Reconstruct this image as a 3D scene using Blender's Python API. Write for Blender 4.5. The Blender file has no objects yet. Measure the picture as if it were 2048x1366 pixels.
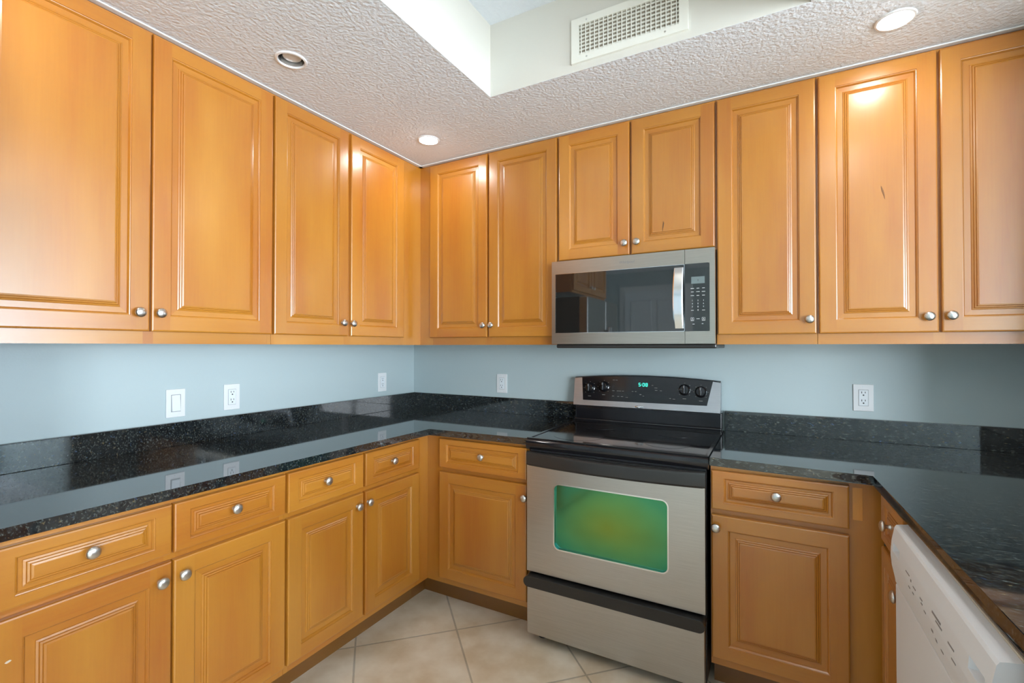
import bpy, bmesh, math, random
from mathutils import Matrix, Vector
random.seed(7)
S = bpy.context.scene
COL = S.collection
R = math.radians
FLOOR = 0.05          # floor height in the survey frame used for every measurement below
CEIL = 2.362          # kitchen ceiling
TRAYZ = 2.666         # raised tray ceiling

# ------------------------------------------------------------------ camera
cam_d = bpy.data.cameras.new('camera')
cam_d.sensor_fit = 'HORIZONTAL'; cam_d.sensor_width = 36.0
cam_d.lens = 947.23 / 2048 * 36.0
cam_d.clip_start = 0.02
cam = bpy.data.objects.new('camera', cam_d); COL.objects.link(cam)
cam.location = (2.1303, -2.4936, 1.3147)
cam.rotation_euler = (R(90 + 0.606), 0, R(28.801))
S.camera = cam

# ------------------------------------------------------------------ world, exposure, large lights
S.view_settings.view_transform = 'Standard'
S.view_settings.look = 'None'
S.view_settings.gamma = 1
S.view_settings.use_curve_mapping = False
S.view_settings.exposure = 0.25
W = bpy.data.worlds.new('world'); S.world = W; W.use_nodes = True
W.node_tree.nodes['Background'].inputs[0].default_value = (0.55, 0.75, 1.0, 1)
W.node_tree.nodes['Background'].inputs[1].default_value = 1.2


def area(name, loc, rot, sx, sy, power, col):
    d = bpy.data.lights.new(name, 'AREA'); d.shape = 'RECTANGLE'; d.size = sx; d.size_y = sy
    d.energy = power; d.color = col
    o = bpy.data.objects.new(name, d); COL.objects.link(o); o.location = loc; o.rotation_euler = rot
    return o


# daylight through the sliding window on the right (east) wall, plus an added fill light behind the camera
area('daylight_right', (8.06, -1.7, 1.00), (0, R(90), 0), 1.75, 3.1, 405, (0.76, 0.88, 1.0))
area('added_fill_front', (6.0, -5.06, 1.35), (R(90), 0, 0), 2.2, 1.9, 320, (0.84, 0.93, 1.0))

LAMP_STRENGTH = 78.0     # recessed lamp lenses
TUBE_STRENGTH = 0.62      # fluorescent diffuser in the ceiling tray


# ------------------------------------------------------------------ material helpers
def new_mat(name):
    m = bpy.data.materials.new(name); m.use_nodes = True
    nt = m.node_tree; b = nt.nodes['Principled BSDF']
    return m, nt, b


def simple(name, col, rough=0.5, metal=0.0, ior=1.5, bump=None, coat=0.0):
    m, nt, b = new_mat(name)
    b.inputs['Base Color'].default_value = (*col, 1)
    b.inputs['Roughness'].default_value = rough
    b.inputs['Metallic'].default_value = metal
    b.inputs['IOR'].default_value = ior
    b.inputs['Coat Weight'].default_value = coat
    tc = nt.nodes.new('ShaderNodeTexCoord')
    if bump:
        sc, st, dist = bump
        n = nt.nodes.new('ShaderNodeTexNoise'); n.inputs['Scale'].default_value = sc
        n.inputs['Detail'].default_value = 4
        nt.links.new(tc.outputs['Object'], n.inputs['Vector'])
        bp = nt.nodes.new('ShaderNodeBump'); bp.inputs['Strength'].default_value = st
        bp.inputs['Distance'].default_value = dist
        nt.links.new(n.outputs['Fac'], bp.inputs['Height'])
        nt.links.new(bp.outputs['Normal'], b.inputs['Normal'])
    else:   # faint procedural variation of the gloss
        n = nt.nodes.new('ShaderNodeTexNoise'); n.inputs['Scale'].default_value = 14
        nt.links.new(tc.outputs['Object'], n.inputs['Vector'])
        mr = nt.nodes.new('ShaderNodeMapRange')
        mr.inputs['To Min'].default_value = max(0.0, rough * 0.9); mr.inputs['To Max'].default_value = min(1, rough * 1.1)
        nt.links.new(n.outputs['Fac'], mr.inputs['Value'])
        nt.links.new(mr.outputs['Result'], b.inputs['Roughness'])
    return m


def ramp(nt, stops):
    r = nt.nodes.new('ShaderNodeValToRGB')
    e = r.color_ramp.elements
    while len(e) < len(stops): e.new(0.5)
    for i, (p, c) in enumerate(stops):
        e[i].position = p; e[i].color = (*c, 1)
    return r


def wood(name, axis, tint=1.0):
    """honey-stained maple: fine straight grain along `axis`, cloudy figure, satin lacquer"""
    m, nt, b = new_mat(name)
    L = nt.links.new
    tc = nt.nodes.new('ShaderNodeTexCoord'); oi = nt.nodes.new('ShaderNodeObjectInfo')
    off = nt.nodes.new('ShaderNodeVectorMath'); off.operation = 'SCALE'
    off.inputs[0].default_value = (37, 17, 53)
    L(oi.outputs['Random'], off.inputs['Scale'])
    add = nt.nodes.new('ShaderNodeVectorMath'); add.operation = 'ADD'
    L(tc.outputs['Object'], add.inputs[0]); L(off.outputs[0], add.inputs[1])

    def noise(scale, vec, detail=4):
        mp = nt.nodes.new('ShaderNodeMapping'); mp.inputs['Scale'].default_value = vec
        L(add.outputs[0], mp.inputs['Vector'])
        n = nt.nodes.new('ShaderNodeTexNoise'); n.inputs['Scale'].default_value = scale
        n.inputs['Detail'].default_value = detail
        L(mp.outputs[0], n.inputs['Vector'])
        return n.outputs['Fac']
    st = (1, 1, 0.045) if axis == 'z' else (0.045, 1, 1)
    st2 = (1, 1, 0.22) if axis == 'z' else (0.22, 1, 1)
    st3 = (1, 1, 0.012) if axis == 'z' else (0.012, 1, 1)
    fine = noise(170, st); cloud = noise(7, st2, 3); board = noise(9, st3, 1)
    mix = nt.nodes.new('ShaderNodeMath'); mix.operation = 'MULTIPLY_ADD'
    L(fine, mix.inputs[0]); mix.inputs[1].default_value = 0.14
    m2 = nt.nodes.new('ShaderNodeMath'); m2.operation = 'MULTIPLY_ADD'
    L(cloud, m2.inputs[0]); m2.inputs[1].default_value = 0.62
    m3 = nt.nodes.new('ShaderNodeMath'); m3.operation = 'MULTIPLY'
    L(board, m3.inputs[0]); m3.inputs[1].default_value = 0.46
    L(m3.outputs[0], m2.inputs[2]); L(m2.outputs[0], mix.inputs[2])
    t = tint
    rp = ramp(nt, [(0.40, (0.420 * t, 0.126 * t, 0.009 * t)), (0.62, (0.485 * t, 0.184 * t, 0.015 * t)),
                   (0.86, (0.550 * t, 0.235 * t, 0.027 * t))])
    L(mix.outputs[0], rp.inputs['Fac'])
    hsv = nt.nodes.new('ShaderNodeHueSaturation')
    mr = nt.nodes.new('ShaderNodeMapRange'); mr.inputs['To Min'].default_value = 0.93; mr.inputs['To Max'].default_value = 1.07
    L(oi.outputs['Random'], mr.inputs['Value']); L(mr.outputs[0], hsv.inputs['Value'])
    L(rp.outputs['Color'], hsv.inputs['Color'])
    L(hsv.outputs['Color'], b.inputs['Base Color'])
    b.inputs['Roughness'].default_value = 0.33
    b.inputs['Coat Weight'].default_value = 0.85; b.inputs['Coat Roughness'].default_value = 0.26; b.inputs['Coat IOR'].default_value = 1.68
    bp = nt.nodes.new('ShaderNodeBump'); bp.inputs['Strength'].default_value = 0.015; bp.inputs['Distance'].default_value = 0.001
    L(fine, bp.inputs['Height']); L(bp.outputs['Normal'], b.inputs['Normal'])
    return m


def granite():
    m, nt, b = new_mat('black_granite'); L = nt.links.new
    tc = nt.nodes.new('ShaderNodeTexCoord')
    mp = nt.nodes.new('ShaderNodeMapping'); mp.inputs['Rotation'].default_value = (R(20), R(35), R(40))
    mp.inputs['Scale'].default_value = (1, 2.6, 2.2)
    L(tc.outputs['Object'], mp.inputs['Vector'])

    def nz(scale, det, seed):
        a = nt.nodes.new('ShaderNodeVectorMath'); a.inputs[1].default_value = (seed, seed * 2, -seed)
        L(mp.outputs[0], a.inputs[0])
        n = nt.nodes.new('ShaderNodeTexNoise'); n.inputs['Scale'].default_value = scale
        n.inputs['Detail'].default_value = det; n.inputs['Roughness'].default_value = 0.6
        L(a.outputs[0], n.inputs['Vector']); return n.outputs['Fac']

    def layer(prev, fac, lo, hi, col):
        mr = nt.nodes.new('ShaderNodeMapRange'); mr.inputs['From Min'].default_value = lo; mr.inputs['From Max'].default_value = hi
        L(fac, mr.inputs['Value'])
        mx = nt.nodes.new('ShaderNodeMix'); mx.data_type = 'RGBA'
        L(mr.outputs[0], mx.inputs[0])
        if prev is None: mx.inputs[6].default_value = (0.006, 0.0075, 0.009, 1)
        else: L(prev, mx.inputs[6])
        mx.inputs[7].default_value = (*col, 1)
        return mx.outputs[2]
    c = layer(None, nz(22, 2, 0), 0.42, 0.75, (0.024, 0.029, 0.030))
    c = layer(c, nz(70, 4, 3), 0.54, 0.74, (0.105, 0.118, 0.105))
    c = layer(c, nz(58, 3, 9), 0.62, 0.76, (0.15, 0.115, 0.055))
    c = layer(c, nz(40, 2, 17), 0.66, 0.78, (0.05, 0.085, 0.16))
    L(c, b.inputs['Base Color'])
    b.inputs['Roughness'].default_value = 0.045
    b.inputs['IOR'].default_value = 1.85
    return m


def steel(name, col=(0.52, 0.515, 0.505), rough=0.30, axis='x'):
    m, nt, b = new_mat(name); L = nt.links.new
    tc = nt.nodes.new('ShaderNodeTexCoord'); mp = nt.nodes.new('ShaderNodeMapping')
    mp.inputs['Scale'].default_value = (0.02, 1, 1) if axis == 'x' else (1, 1, 0.02)
    L(tc.outputs['Object'], mp.inputs['Vector'])
    n = nt.nodes.new('ShaderNodeTexNoise'); n.inputs['Scale'].default_value = 420; n.inputs['Detail'].default_value = 2
    L(mp.outputs[0], n.inputs['Vector'])
    mr = nt.nodes.new('ShaderNodeMapRange'); mr.inputs['To Min'].default_value = rough - 0.03; mr.inputs['To Max'].default_value = rough + 0.03
    L(n.outputs['Fac'], mr.inputs['Value']); L(mr.outputs[0], b.inputs['Roughness'])
    rp = ramp(nt, [(0.3, tuple(c * 0.93 for c in col)), (0.7, tuple(min(1, c * 1.05) for c in col))])
    L(n.outputs['Fac'], rp.inputs['Fac']); L(rp.outputs['Color'], b.inputs['Base Color'])
    b.inputs['Metallic'].default_value = 1.0
    bp = nt.nodes.new('ShaderNodeBump'); bp.inputs['Strength'].default_value = 0.015; bp.inputs['Distance'].default_value = 0.0005
    L(n.outputs['Fac'], bp.inputs['Height']); L(bp.outputs['Normal'], b.inputs['Normal'])
    return m


def emit(name, col, strength):
    m, nt, b = new_mat(name)
    b.inputs['Base Color'].default_value = (*col, 1)
    b.inputs['Emission Color'].default_value = (*col, 1)
    b.inputs['Emission Strength'].default_value = strength
    return m


def tile_floor():
    m, nt, b = new_mat('beige_ceramic_tile'); L = nt.links.new
    tc = nt.nodes.new('ShaderNodeTexCoord'); mp = nt.nodes.new('ShaderNodeMapping'); mp.vector_type = 'TEXTURE'
    mp.inputs['Location'].default_value = TILE_ORG; mp.inputs['Rotation'].default_value = (0, 0, TILE_ROT)
    L(tc.outputs['Object'], mp.inputs['Vector'])
    br = nt.nodes.new('ShaderNodeTexBrick'); br.offset = 0.0; br.squash = 1.0
    br.inputs['Scale'].default_value = 1.0; br.inputs['Brick Width'].default_value = TILE; br.inputs['Row Height'].default_value = TILE
    br.inputs['Mortar Size'].default_value = 0.0042; br.inputs['Mortar Smooth'].default_value = 0.3
    br.inputs['Color1'].default_value = (0.84, 0.755, 0.61, 1); br.inputs['Color2'].default_value = (0.80, 0.71, 0.565, 1)
    br.inputs['Mortar'].default_value = (0.52, 0.47, 0.38, 1)
    L(mp.outputs[0], br.inputs['Vector'])
    n = nt.nodes.new('ShaderNodeTexNoise'); n.inputs['Scale'].default_value = 7; n.inputs['Detail'].default_value = 5
    L(tc.outputs['Object'], n.inputs['Vector'])
    rp = ramp(nt, [(0.32, (0.74, 0.65, 0.53)), (0.65, (1.0, 1.0, 1.0))])
    L(n.outputs['Fac'], rp.inputs['Fac'])
    mx = nt.nodes.new('ShaderNodeMix'); mx.data_type = 'RGBA'; mx.blend_type = 'MULTIPLY'; mx.inputs[0].default_value = 0.9
    L(br.outputs['Color'], mx.inputs[6]); L(rp.outputs['Color'], mx.inputs[7]); L(mx.outputs[2], b.inputs['Base Color'])
    b.inputs['Roughness'].default_value = 0.38
    iv = nt.nodes.new('ShaderNodeMath'); iv.operation = 'SUBTRACT'; iv.inputs[0].default_value = 1
    L(br.outputs['Fac'], iv.inputs[1])
    bp = nt.nodes.new('ShaderNodeBump'); bp.inputs['Strength'].default_value = 0.5; bp.inputs['Distance'].default_value = 0.003
    L(iv.outputs[0], bp.inputs['Height']); L(bp.outputs['Normal'], b.inputs['Normal'])
    return m


def textured_ceiling():
    m, nt, b = new_mat('knockdown_ceiling'); L = nt.links.new
    tc = nt.nodes.new('ShaderNodeTexCoord')
    n = nt.nodes.new('ShaderNodeTexNoise'); n.inputs['Scale'].default_value = 85; n.inputs['Detail'].default_value = 3
    L(tc.outputs['Object'], n.inputs['Vector'])
    v = nt.nodes.new('ShaderNodeTexVoronoi'); v.inputs['Scale'].default_value = 90
    L(tc.outputs['Object'], v.inputs['Vector'])
    a = nt.nodes.new('ShaderNodeMath'); a.operation = 'ADD'; L(n.outputs['Fac'], a.inputs[0]); L(v.outputs['Distance'], a.inputs[1])
    bp = nt.nodes.new('ShaderNodeBump'); bp.inputs['Strength'].default_value = 0.9; bp.inputs['Distance'].default_value = 0.005
    L(n.outputs['Fac'], bp.inputs['Height']); L(bp.outputs['Normal'], b.inputs['Normal'])
    b.inputs['Base Color'].default_value = (0.78, 0.825, 0.885, 1); b.inputs['Roughness'].default_value = 0.85
    return m


def oven_glass():
    """dark heat-reflecting oven glass; the interference coating thins towards the edges of the pane"""
    m, nt, b = new_mat('coated_oven_glass'); L = nt.links.new
    tc = nt.nodes.new('ShaderNodeTexCoord'); mp = nt.nodes.new('ShaderNodeMapping'); mp.vector_type = 'TEXTURE'
    mp.inputs['Location'].default_value = (0.0, -0.666, 0.545); mp.inputs['Scale'].default_value = (0.30, 1.0, 0.19)
    L(tc.outputs['Object'], mp.inputs['Vector'])
    ln = nt.nodes.new('ShaderNodeVectorMath'); ln.operation = 'LENGTH'; L(mp.outputs[0], ln.inputs[0])
    n = nt.nodes.new('ShaderNodeTexNoise'); n.inputs['Scale'].default_value = 5; L(tc.outputs['Object'], n.inputs['Vector'])
    ad = nt.nodes.new('ShaderNodeMath'); ad.operation = 'MULTIPLY_ADD'; L(n.outputs['Fac'], ad.inputs[0]); ad.inputs[1].default_value = 0.35; L(ln.outputs['Value'], ad.inputs[2])
    mr = nt.nodes.new('ShaderNodeMapRange'); mr.inputs['From Max'].default_value = 1.15
    mr.inputs['To Min'].default_value = FILM0; mr.inputs['To Max'].default_value = FILM1
    L(ad.outputs[0], mr.inputs['Value']); L(mr.outputs[0], b.inputs['Thin Film Thickness'])
    b.inputs['Base Color'].default_value = (0.06, 0.085, 0.02, 1)
    b.inputs['Roughness'].default_value = 0.10
    b.inputs['IOR'].default_value = 3.3
    b.inputs['Specular Tint'].default_value = (1, 1, 1, 1)
    b.inputs['Thin Film IOR'].default_value = 1.55
    return m


FILM0, FILM1 = 376, 338      # nm
TILE = 0.43; TILE_ORG = (0.888, -0.747, 0); TILE_ROT = R(45)

M = {}
M['wood_v'] = wood('honey_maple_vertical', 'z')
M['wood_h'] = wood('honey_maple_horizontal', 'x')
M['wood_pale'] = wood('pale_veneer', 'z', 1.45)
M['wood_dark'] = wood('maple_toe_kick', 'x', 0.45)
M['granite'] = granite()
M['steel'] = steel('brushed_steel_horizontal')
M['steel_mw'] = steel('brushed_steel_warm', (0.47, 0.437, 0.39), 0.30)
M['steel_guard'] = steel('satin_silver', (0.50, 0.51, 0.54), 0.34)
M['nickel'] = steel('satin_nickel', (0.66, 0.65, 0.63), 0.30, 'z')
M['chrome'] = simple('polished_steel', (0.82, 0.84, 0.88), 0.16, 1.0)
M['wall'] = simple('pale_aqua_paint', (0.49, 0.58, 0.595), 0.55, bump=(160, 0.12, 0.002))
M['tray_wall'] = simple('cream_paint', (0.68, 0.66, 0.60), 0.6, bump=(160, 0.12, 0.002))
M['ceiling'] = textured_ceiling()
M['white'] = simple('white_plastic', (0.82, 0.83, 0.84), 0.35)
M['white_gloss'] = simple('white_enamel', (0.82, 0.86, 0.89), 0.5)
M['cream_metal'] = simple('cream_painted_metal', (0.82, 0.81, 0.74), 0.4)
M['caulk'] = simple('white_caulk', (0.85, 0.84, 0.82), 0.6)
M['slot'] = simple('dark_slot', (0.02, 0.02, 0.022), 0.5)
M['black_gloss'] = simple('black_enamel', (0.010, 0.010, 0.012), 0.10, ior=1.55)
M['black_glass'] = simple('black_ceramic_glass', (0.012, 0.012, 0.013), 0.05, ior=1.5)
M['black_plastic'] = simple('black_plastic', (0.022, 0.021, 0.020), 0.30)
M['burner'] = simple('printed_burner_grey', (0.020, 0.020, 0.021), 0.07)
M['dark_metal'] = simple('dark_body_metal', (0.05, 0.05, 0.055), 0.4, 0.5)
M['mw_glass'] = simple('smoked_microwave_glass', (0.012, 0.012, 0.011), 0.03, ior=1.85)
M['lcd'] = simple('grey_lcd', (0.16, 0.20, 0.20), 0.25)
M['print'] = simple('pale_print', (0.55, 0.56, 0.56), 0.5)
M['print_dim'] = simple('dim_print', (0.22, 0.22, 0.20), 0.5)
M['print_grey'] = simple('grey_print', (0.25, 0.25, 0.26), 0.5)
M['grey_metal'] = simple('grey_trim_metal', (0.42, 0.43, 0.44), 0.35, 0.6)
M['gasket'] = simple('beige_gasket', (0.62, 0.58, 0.47), 0.6)
M['can'] = simple('lamp_reflector_metal', (0.70, 0.69, 0.67), 0.22, 0.9)
M['bulb_off'] = simple('frosted_lamp_glass', (0.72, 0.73, 0.74), 0.35)
M['lamp_on'] = emit('lit_lamp_lens', (1.0, 0.975, 0.95), LAMP_STRENGTH)
M['tube'] = emit('lit_fluorescent_diffuser', (1.0, 0.97, 0.90), TUBE_STRENGTH)
M['green'] = emit('green_clock_digits', (0.05, 0.95, 0.62), 1.6)
M['oven_glass'] = oven_glass()
M['floor'] = tile_floor()
M['stain'] = simple('dark_knot_stain', (0.10, 0.045, 0.014), 0.5)
M['scratch'] = simple('brown_scratch', (0.22, 0.085, 0.018), 0.5)
M['chip'] = simple('pale_chip', (0.62, 0.50, 0.38), 0.6)
M['duct'] = simple('dusty_duct', (0.30, 0.26, 0.20), 0.8)


# ------------------------------------------------------------------ mesh helpers
def bx(bm, x0, x1, y0, y1, z0, z1, bev=0.0, seg=2, mi=0):
    r = bmesh.ops.create_cube(bm, size=1.0)
    vs = r['verts']
    for v in vs:
        v.co = Vector(((x0 + x1) / 2 + v.co.x * (x1 - x0), (y0 + y1) / 2 + v.co.y * (y1 - y0), (z0 + z1) / 2 + v.co.z * (z1 - z0)))
    fs = set(f for v in vs for f in v.link_faces)
    if bev > 0:
        es = list(set(e for v in vs for e in v.link_edges))
        rr = bmesh.ops.bevel(bm, geom=es, offset=bev, segments=seg, profile=0.5, affect='EDGES')
        fs = set(rr['faces']) | set(f for f in fs if f.is_valid)
    for f in fs:
        if f.is_valid: f.material_index = mi
    return vs


def box(*a, **k):
    bm = bmesh.new(); bx(bm, *a, **k); return bm


def obj(name, bm, mats, parent=None, loc=(0, 0, 0), rot=(0, 0, 0), smooth=False, recalc=True):
    if recalc: bmesh.ops.recalc_face_normals(bm, faces=bm.faces[:])
    me = bpy.data.meshes.new(name); bm.to_mesh(me); bm.free()
    if not isinstance(mats, (list, tuple)): mats = [mats]
    for m in mats: me.materials.append(m)
    if smooth:
        for p in me.polygons: p.use_smooth = True
        try: me.set_sharp_from_angle(angle=R(35))
        except Exception: pass
    o = bpy.data.objects.new(name, me); COL.objects.link(o)
    o.location = loc; o.rotation_euler = rot
    if parent: o.parent = parent
    if smooth:
        w = o.modifiers.new('weighted_normals', 'WEIGHTED_NORMAL'); w.keep_sharp = True; w.weight = 100
    return o


def inst(name, me, parent, loc=(0, 0, 0), rot=(0, 0, 0)):
    o = bpy.data.objects.new(name, me); COL.objects.link(o)
    o.location = loc; o.rotation_euler = rot; o.parent = parent
    return o


def thing(name, label, cat, loc=(0, 0, 0), rotz=0.0, group=None):
    o = bpy.data.objects.new(name, None); COL.objects.link(o)
    o.empty_display_size = 0.1
    o.location = loc; o.rotation_euler = (0, 0, rotz)
    o['label'] = label; o['category'] = cat
    if group: o['group'] = group
    return o


def tag(o, label, cat, group=None):
    o['label'] = label; o['category'] = cat
    if group: o['group'] = group
    return o


def struct(name, bm, m):
    o = obj(name, bm, m); o['kind'] = 'structure'; return o


def lathe(prof, n=32, mat=None, bm=None):
    """revolve (r, h) profile about local Y; h grows towards -Y (outwards)"""
    bm = bm or bmesh.new(); rings = []
    for r, h in prof:
        if r < 1e-6: rings.append([bm.verts.new((0, -h, 0))])
        else: rings.append([bm.verts.new((r * math.cos(2 * math.pi * i / n), -h, r * math.sin(2 * math.pi * i / n))) for i in range(n)])
    for a, b in zip(rings, rings[1:]):
        for i in range(n):
            j = (i + 1) % n
            if len(a) == 1 and len(b) == 1: continue
            if len(a) == 1: bm.faces.new((a[0], b[i], b[j]))
            elif len(b) == 1: bm.faces.new((a[i], b[0], a[j]))
            else: bm.faces.new((a[i], b[i], b[j], a[j]))
    return bm


def rrect(x0, x1, z0, z1, r, n=6):
    """rounded rectangle outline, counter-clockwise in (x, z)"""
    pts = []
    for cx, cz, a0 in ((x1 - r, z0 + r, -90), (x1 - r, z1 - r, 0), (x0 + r, z1 - r, 90), (x0 + r, z0 + r, 180)):
        for i in range(n + 1):
            a = R(a0 + 90 * i / n); pts.append((cx + r * math.cos(a), cz + r * math.sin(a)))
    return pts


def prism(bm, pts, y0, y1, mi=0):
    """extrude an (x, z) outline between y0 and y1"""
    a = [bm.verts.new((x, y0, z)) for x, z in pts]; b = [bm.verts.new((x, y1, z)) for x, z in pts]
    n = len(pts); fs = []
    for i in range(n):
        j = (i + 1) % n; fs.append(bm.faces.new((a[i], a[j], b[j], b[i])))
    fs.append(bm.faces.new(a)); fs.append(bm.faces.new(b[::-1]))
    for f in fs: f.material_index = mi
    return a, b


def ring_prism(bm, outer, inner, y0, y1, lip=0.0):
    """frame with an outer and an inner outline of the same point count, front at y0 (outwards)"""
    n = len(outer)
    of = [bm.verts.new((x, y0, z)) for x, z in outer]; ob = [bm.verts.new((x, y1, z)) for x, z in outer]
    f_ = [bm.verts.new((x, y0, z)) for x, z in inner]; ib = [bm.verts.new((x, y1, z)) for x, z in inner]
    for i in range(n):
        j = (i + 1) % n
        bm.faces.new((of[i], of[j], f_[j], f_[i])); bm.faces.new((f_[i], f_[j], ib[j], ib[i]))
        bm.faces.new((ob[i], ib[i], ib[j], ob[j])); bm.faces.new((of[i], ob[i], ob[j], of[j]))


def text(name, s, size, mat, parent, loc, rot=(R(90), 0, 0), extrude=0.0002, align='CENTER', shear=0.0):
    c = bpy.data.curves.new(name, 'FONT'); c.body = s; c.size = size; c.extrude = extrude
    c.align_x = align; c.align_y = 'CENTER'; c.shear = shear
    t = bpy.data.objects.new(name, c); COL.objects.link(t)
    dg = bpy.context.evaluated_depsgraph_get()
    me = bpy.data.meshes.new_from_object(t.evaluated_get(dg))
    bpy.data.objects.remove(t); bpy.data.curves.remove(c)
    me.name = name; me.materials.clear(); me.materials.append(mat)
    return inst(name, me, parent, loc, rot)


# ------------------------------------------------------------------ cabinet fronts
def panel_front(w, h, sx, sz, flat, T=0.019):
    """raised-panel front w x h, centred on the origin, face towards -Y at y=0, back at y=T"""
    bm = bmesh.new()

    def loop(ix, iz, d):
        x, z = w / 2 - ix, h / 2 - iz
        return [bm.verts.new(p) for p in ((-x, d, -z), (x, d, -z), (x, d, z), (-x, d, z))]

    def skin(a, b):
        for i in range(4):
            j = (i + 1) % 4
            f = bm.faces.new((a[i], a[j], b[j], b[i])); f.material_index = 1 if i in (0, 2) else 0
    back = loop(0, 0, T); e1 = loop(0, 0, 0.005); e2 = loop(0.0015, 0.0015, 0.0015); e3 = loop(0.005, 0.005, 0)
    bm.faces.new(back[::-1])
    skin(back, e1); skin(e1, e2); skin(e2, e3)
    inn = loop(sx - 0.006, sz - 0.006, 0)
    # stiles run the full height, rails sit between them
    xo, xi = w / 2 - 0.005, w / 2 - sx + 0.006
    zo = h / 2 - 0.005
    t = {}
    for sgn in (-1, 1):
        for zz in (-1, 1): t[(sgn, zz)] = bm.verts.new((sgn * xi, 0, zz * zo))
    f = [bm.faces.new((e3[0], t[(-1, -1)], inn[0], inn[3], t[(-1, 1)], e3[3])),
         bm.faces.new((t[(1, -1)], e3[1], e3[2], t[(1, 1)], inn[2], inn[1]))]
    g = [bm.faces.new((t[(-1, -1)], t[(1, -1)], inn[1], inn[0])), bm.faces.new((inn[3], inn[2], t[(1, 1)], t[(-1, 1)]))]
    for q in g: q.material_index = 1
    prev = inn
    for d, y in ((-0.0055, 0.0022), (-0.003, 0.0028), (0.0, 0.0065), (0.001, 0.0095),
                 (0.001 + flat, 0.0095), (0.002 + flat, 0.0075), (0.0065 + flat, 0.0060),
                 (0.0072 + flat, 0.0072), (0.0085 + flat, 0.0045), (0.0125 + flat, 0.0034),
                 (0.0132 + flat, 0.0046), (0.0145 + flat, 0.0018), (0.019 + flat, 0.0008)):
        if min(w / 2 - sx - d, h / 2 - sz - d) < 0.004: break
        cur = loop(sx + d, sz + d, y); skin(prev, cur); prev = cur
    bm.faces.new(prev)
    bm.normal_update()
    return bm


KNOB = None


def knob_mesh():
    global KNOB
    if KNOB is None:
        prof = [(0.0, 0.0), (0.0075, 0.0), (0.0075, 0.0015), (0.0055, 0.0035), (0.0052, 0.011), (0.0075, 0.0135), (0.0135, 0.0155),
                (0.0158, 0.0185), (0.0158, 0.0205), (0.0140, 0.0235), (0.0105, 0.0258), (0.006, 0.0272), (0.0, 0.0277)]
        bm = lathe(prof, 32)
        bmesh.ops.recalc_face_normals(bm, faces=bm.faces[:])
        KNOB = bpy.data.meshes.new('knob'); bm.to_mesh(KNOB); bm.free()
        KNOB.materials.append(M['nickel'])
        for p in KNOB.polygons: p.use_smooth = True
    return KNOB


WOODS = None


def front(root, name, x0, x1, z0, z1, face, knob, kind='door'):
    """door or drawer front in cabinet coordinates, knob at (x, z)"""
    if kind == 'door': bm = panel_front(x1 - x0, z1 - z0, 0.060, 0.056, 0.017)
    elif kind == 'narrow': bm = panel_front(x1 - x0, z1 - z0, 0.046, 0.056, 0.012)
    else: bm = panel_front(x1 - x0, z1 - z0, 0.047, 0.031, 0.007)
    fo = obj(name, bm, [M['wood_v'] if kind != 'drawer' else M['wood_h'], M['wood_h']], root, ((x0 + x1) / 2, -face, (z0 + z1) / 2), recalc=False)
    if knob:
        inst('knob', knob_mesh(), fo, (knob[0] - (x0 + x1) / 2, 0.001, knob[1] - (z0 + z1) / 2))
    return fo


def cabinet(name, label, cat, group, loc, rot, x0, x1, z0, z1, depth, fronts, stiles, rails, toe=None, corner=None):
    """x is along the wall, -y out of the wall.  depth: front of the face frame."""
    t = thing(name, label, cat, loc, rot, group)
    bm = bmesh.new(); k = 0.016
    zc = z0 + (0.024 if toe is None else 0.0)
    bx(bm, x0, x0 + k, -depth + 0.019, -0.002, z0 + (0.004 if toe is None else 0), z1)
    bx(bm, x1 - k, x1, -depth + 0.019, -0.002, z0 + (0.004 if toe is None else 0), z1)
    bx(bm, x0 + k, x1 - k, -depth + 0.019, -0.002, zc, zc + k)
    bx(bm, x0 + k, x1 - k, -depth + 0.019, -0.002, z1 - k, z1)
    bx(bm, x0 + k, x1 - k, -0.012, -0.002, zc + k, z1 - k)
    obj('carcass', bm, M['wood_v'], t)
    bm = bmesh.new()
    for a, b in stiles: bx(bm, a, b, -depth, -depth + 0.019, z0, z1, mi=0)
    edges = sorted(stiles)
    for a, b in rails:
        for (l0, l1), (r0, r1) in zip(edges, edges[1:]):
            bx(bm, l1, r0, -depth + 0.0003, -depth + 0.019, a, b, mi=1)
    obj('face_frame', bm, [M['wood_v'], M['wood_h']], t)
    if toe:
        bm = bmesh.new()
        xs = x0 + 0.001 if corner is None else corner - 0.014
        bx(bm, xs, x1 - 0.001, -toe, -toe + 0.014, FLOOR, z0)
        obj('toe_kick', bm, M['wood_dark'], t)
        if corner is not None:      # return along the inner corner, up to the neighbouring run
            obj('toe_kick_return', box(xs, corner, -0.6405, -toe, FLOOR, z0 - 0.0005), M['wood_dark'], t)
    for f in fronts: front(t, *f)
    return t


UF, UD = 0.350, 0.331     # upper door face, upper face frame
BF, BD = 0.642, 0.622     # base door face, base face frame
UB, UT = 1.3235, CEIL - 0.006
DZ0, DZ1 = 1.3645, 2.346  # upper doors
LEFT = R(90)
TOE = 0.535


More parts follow.
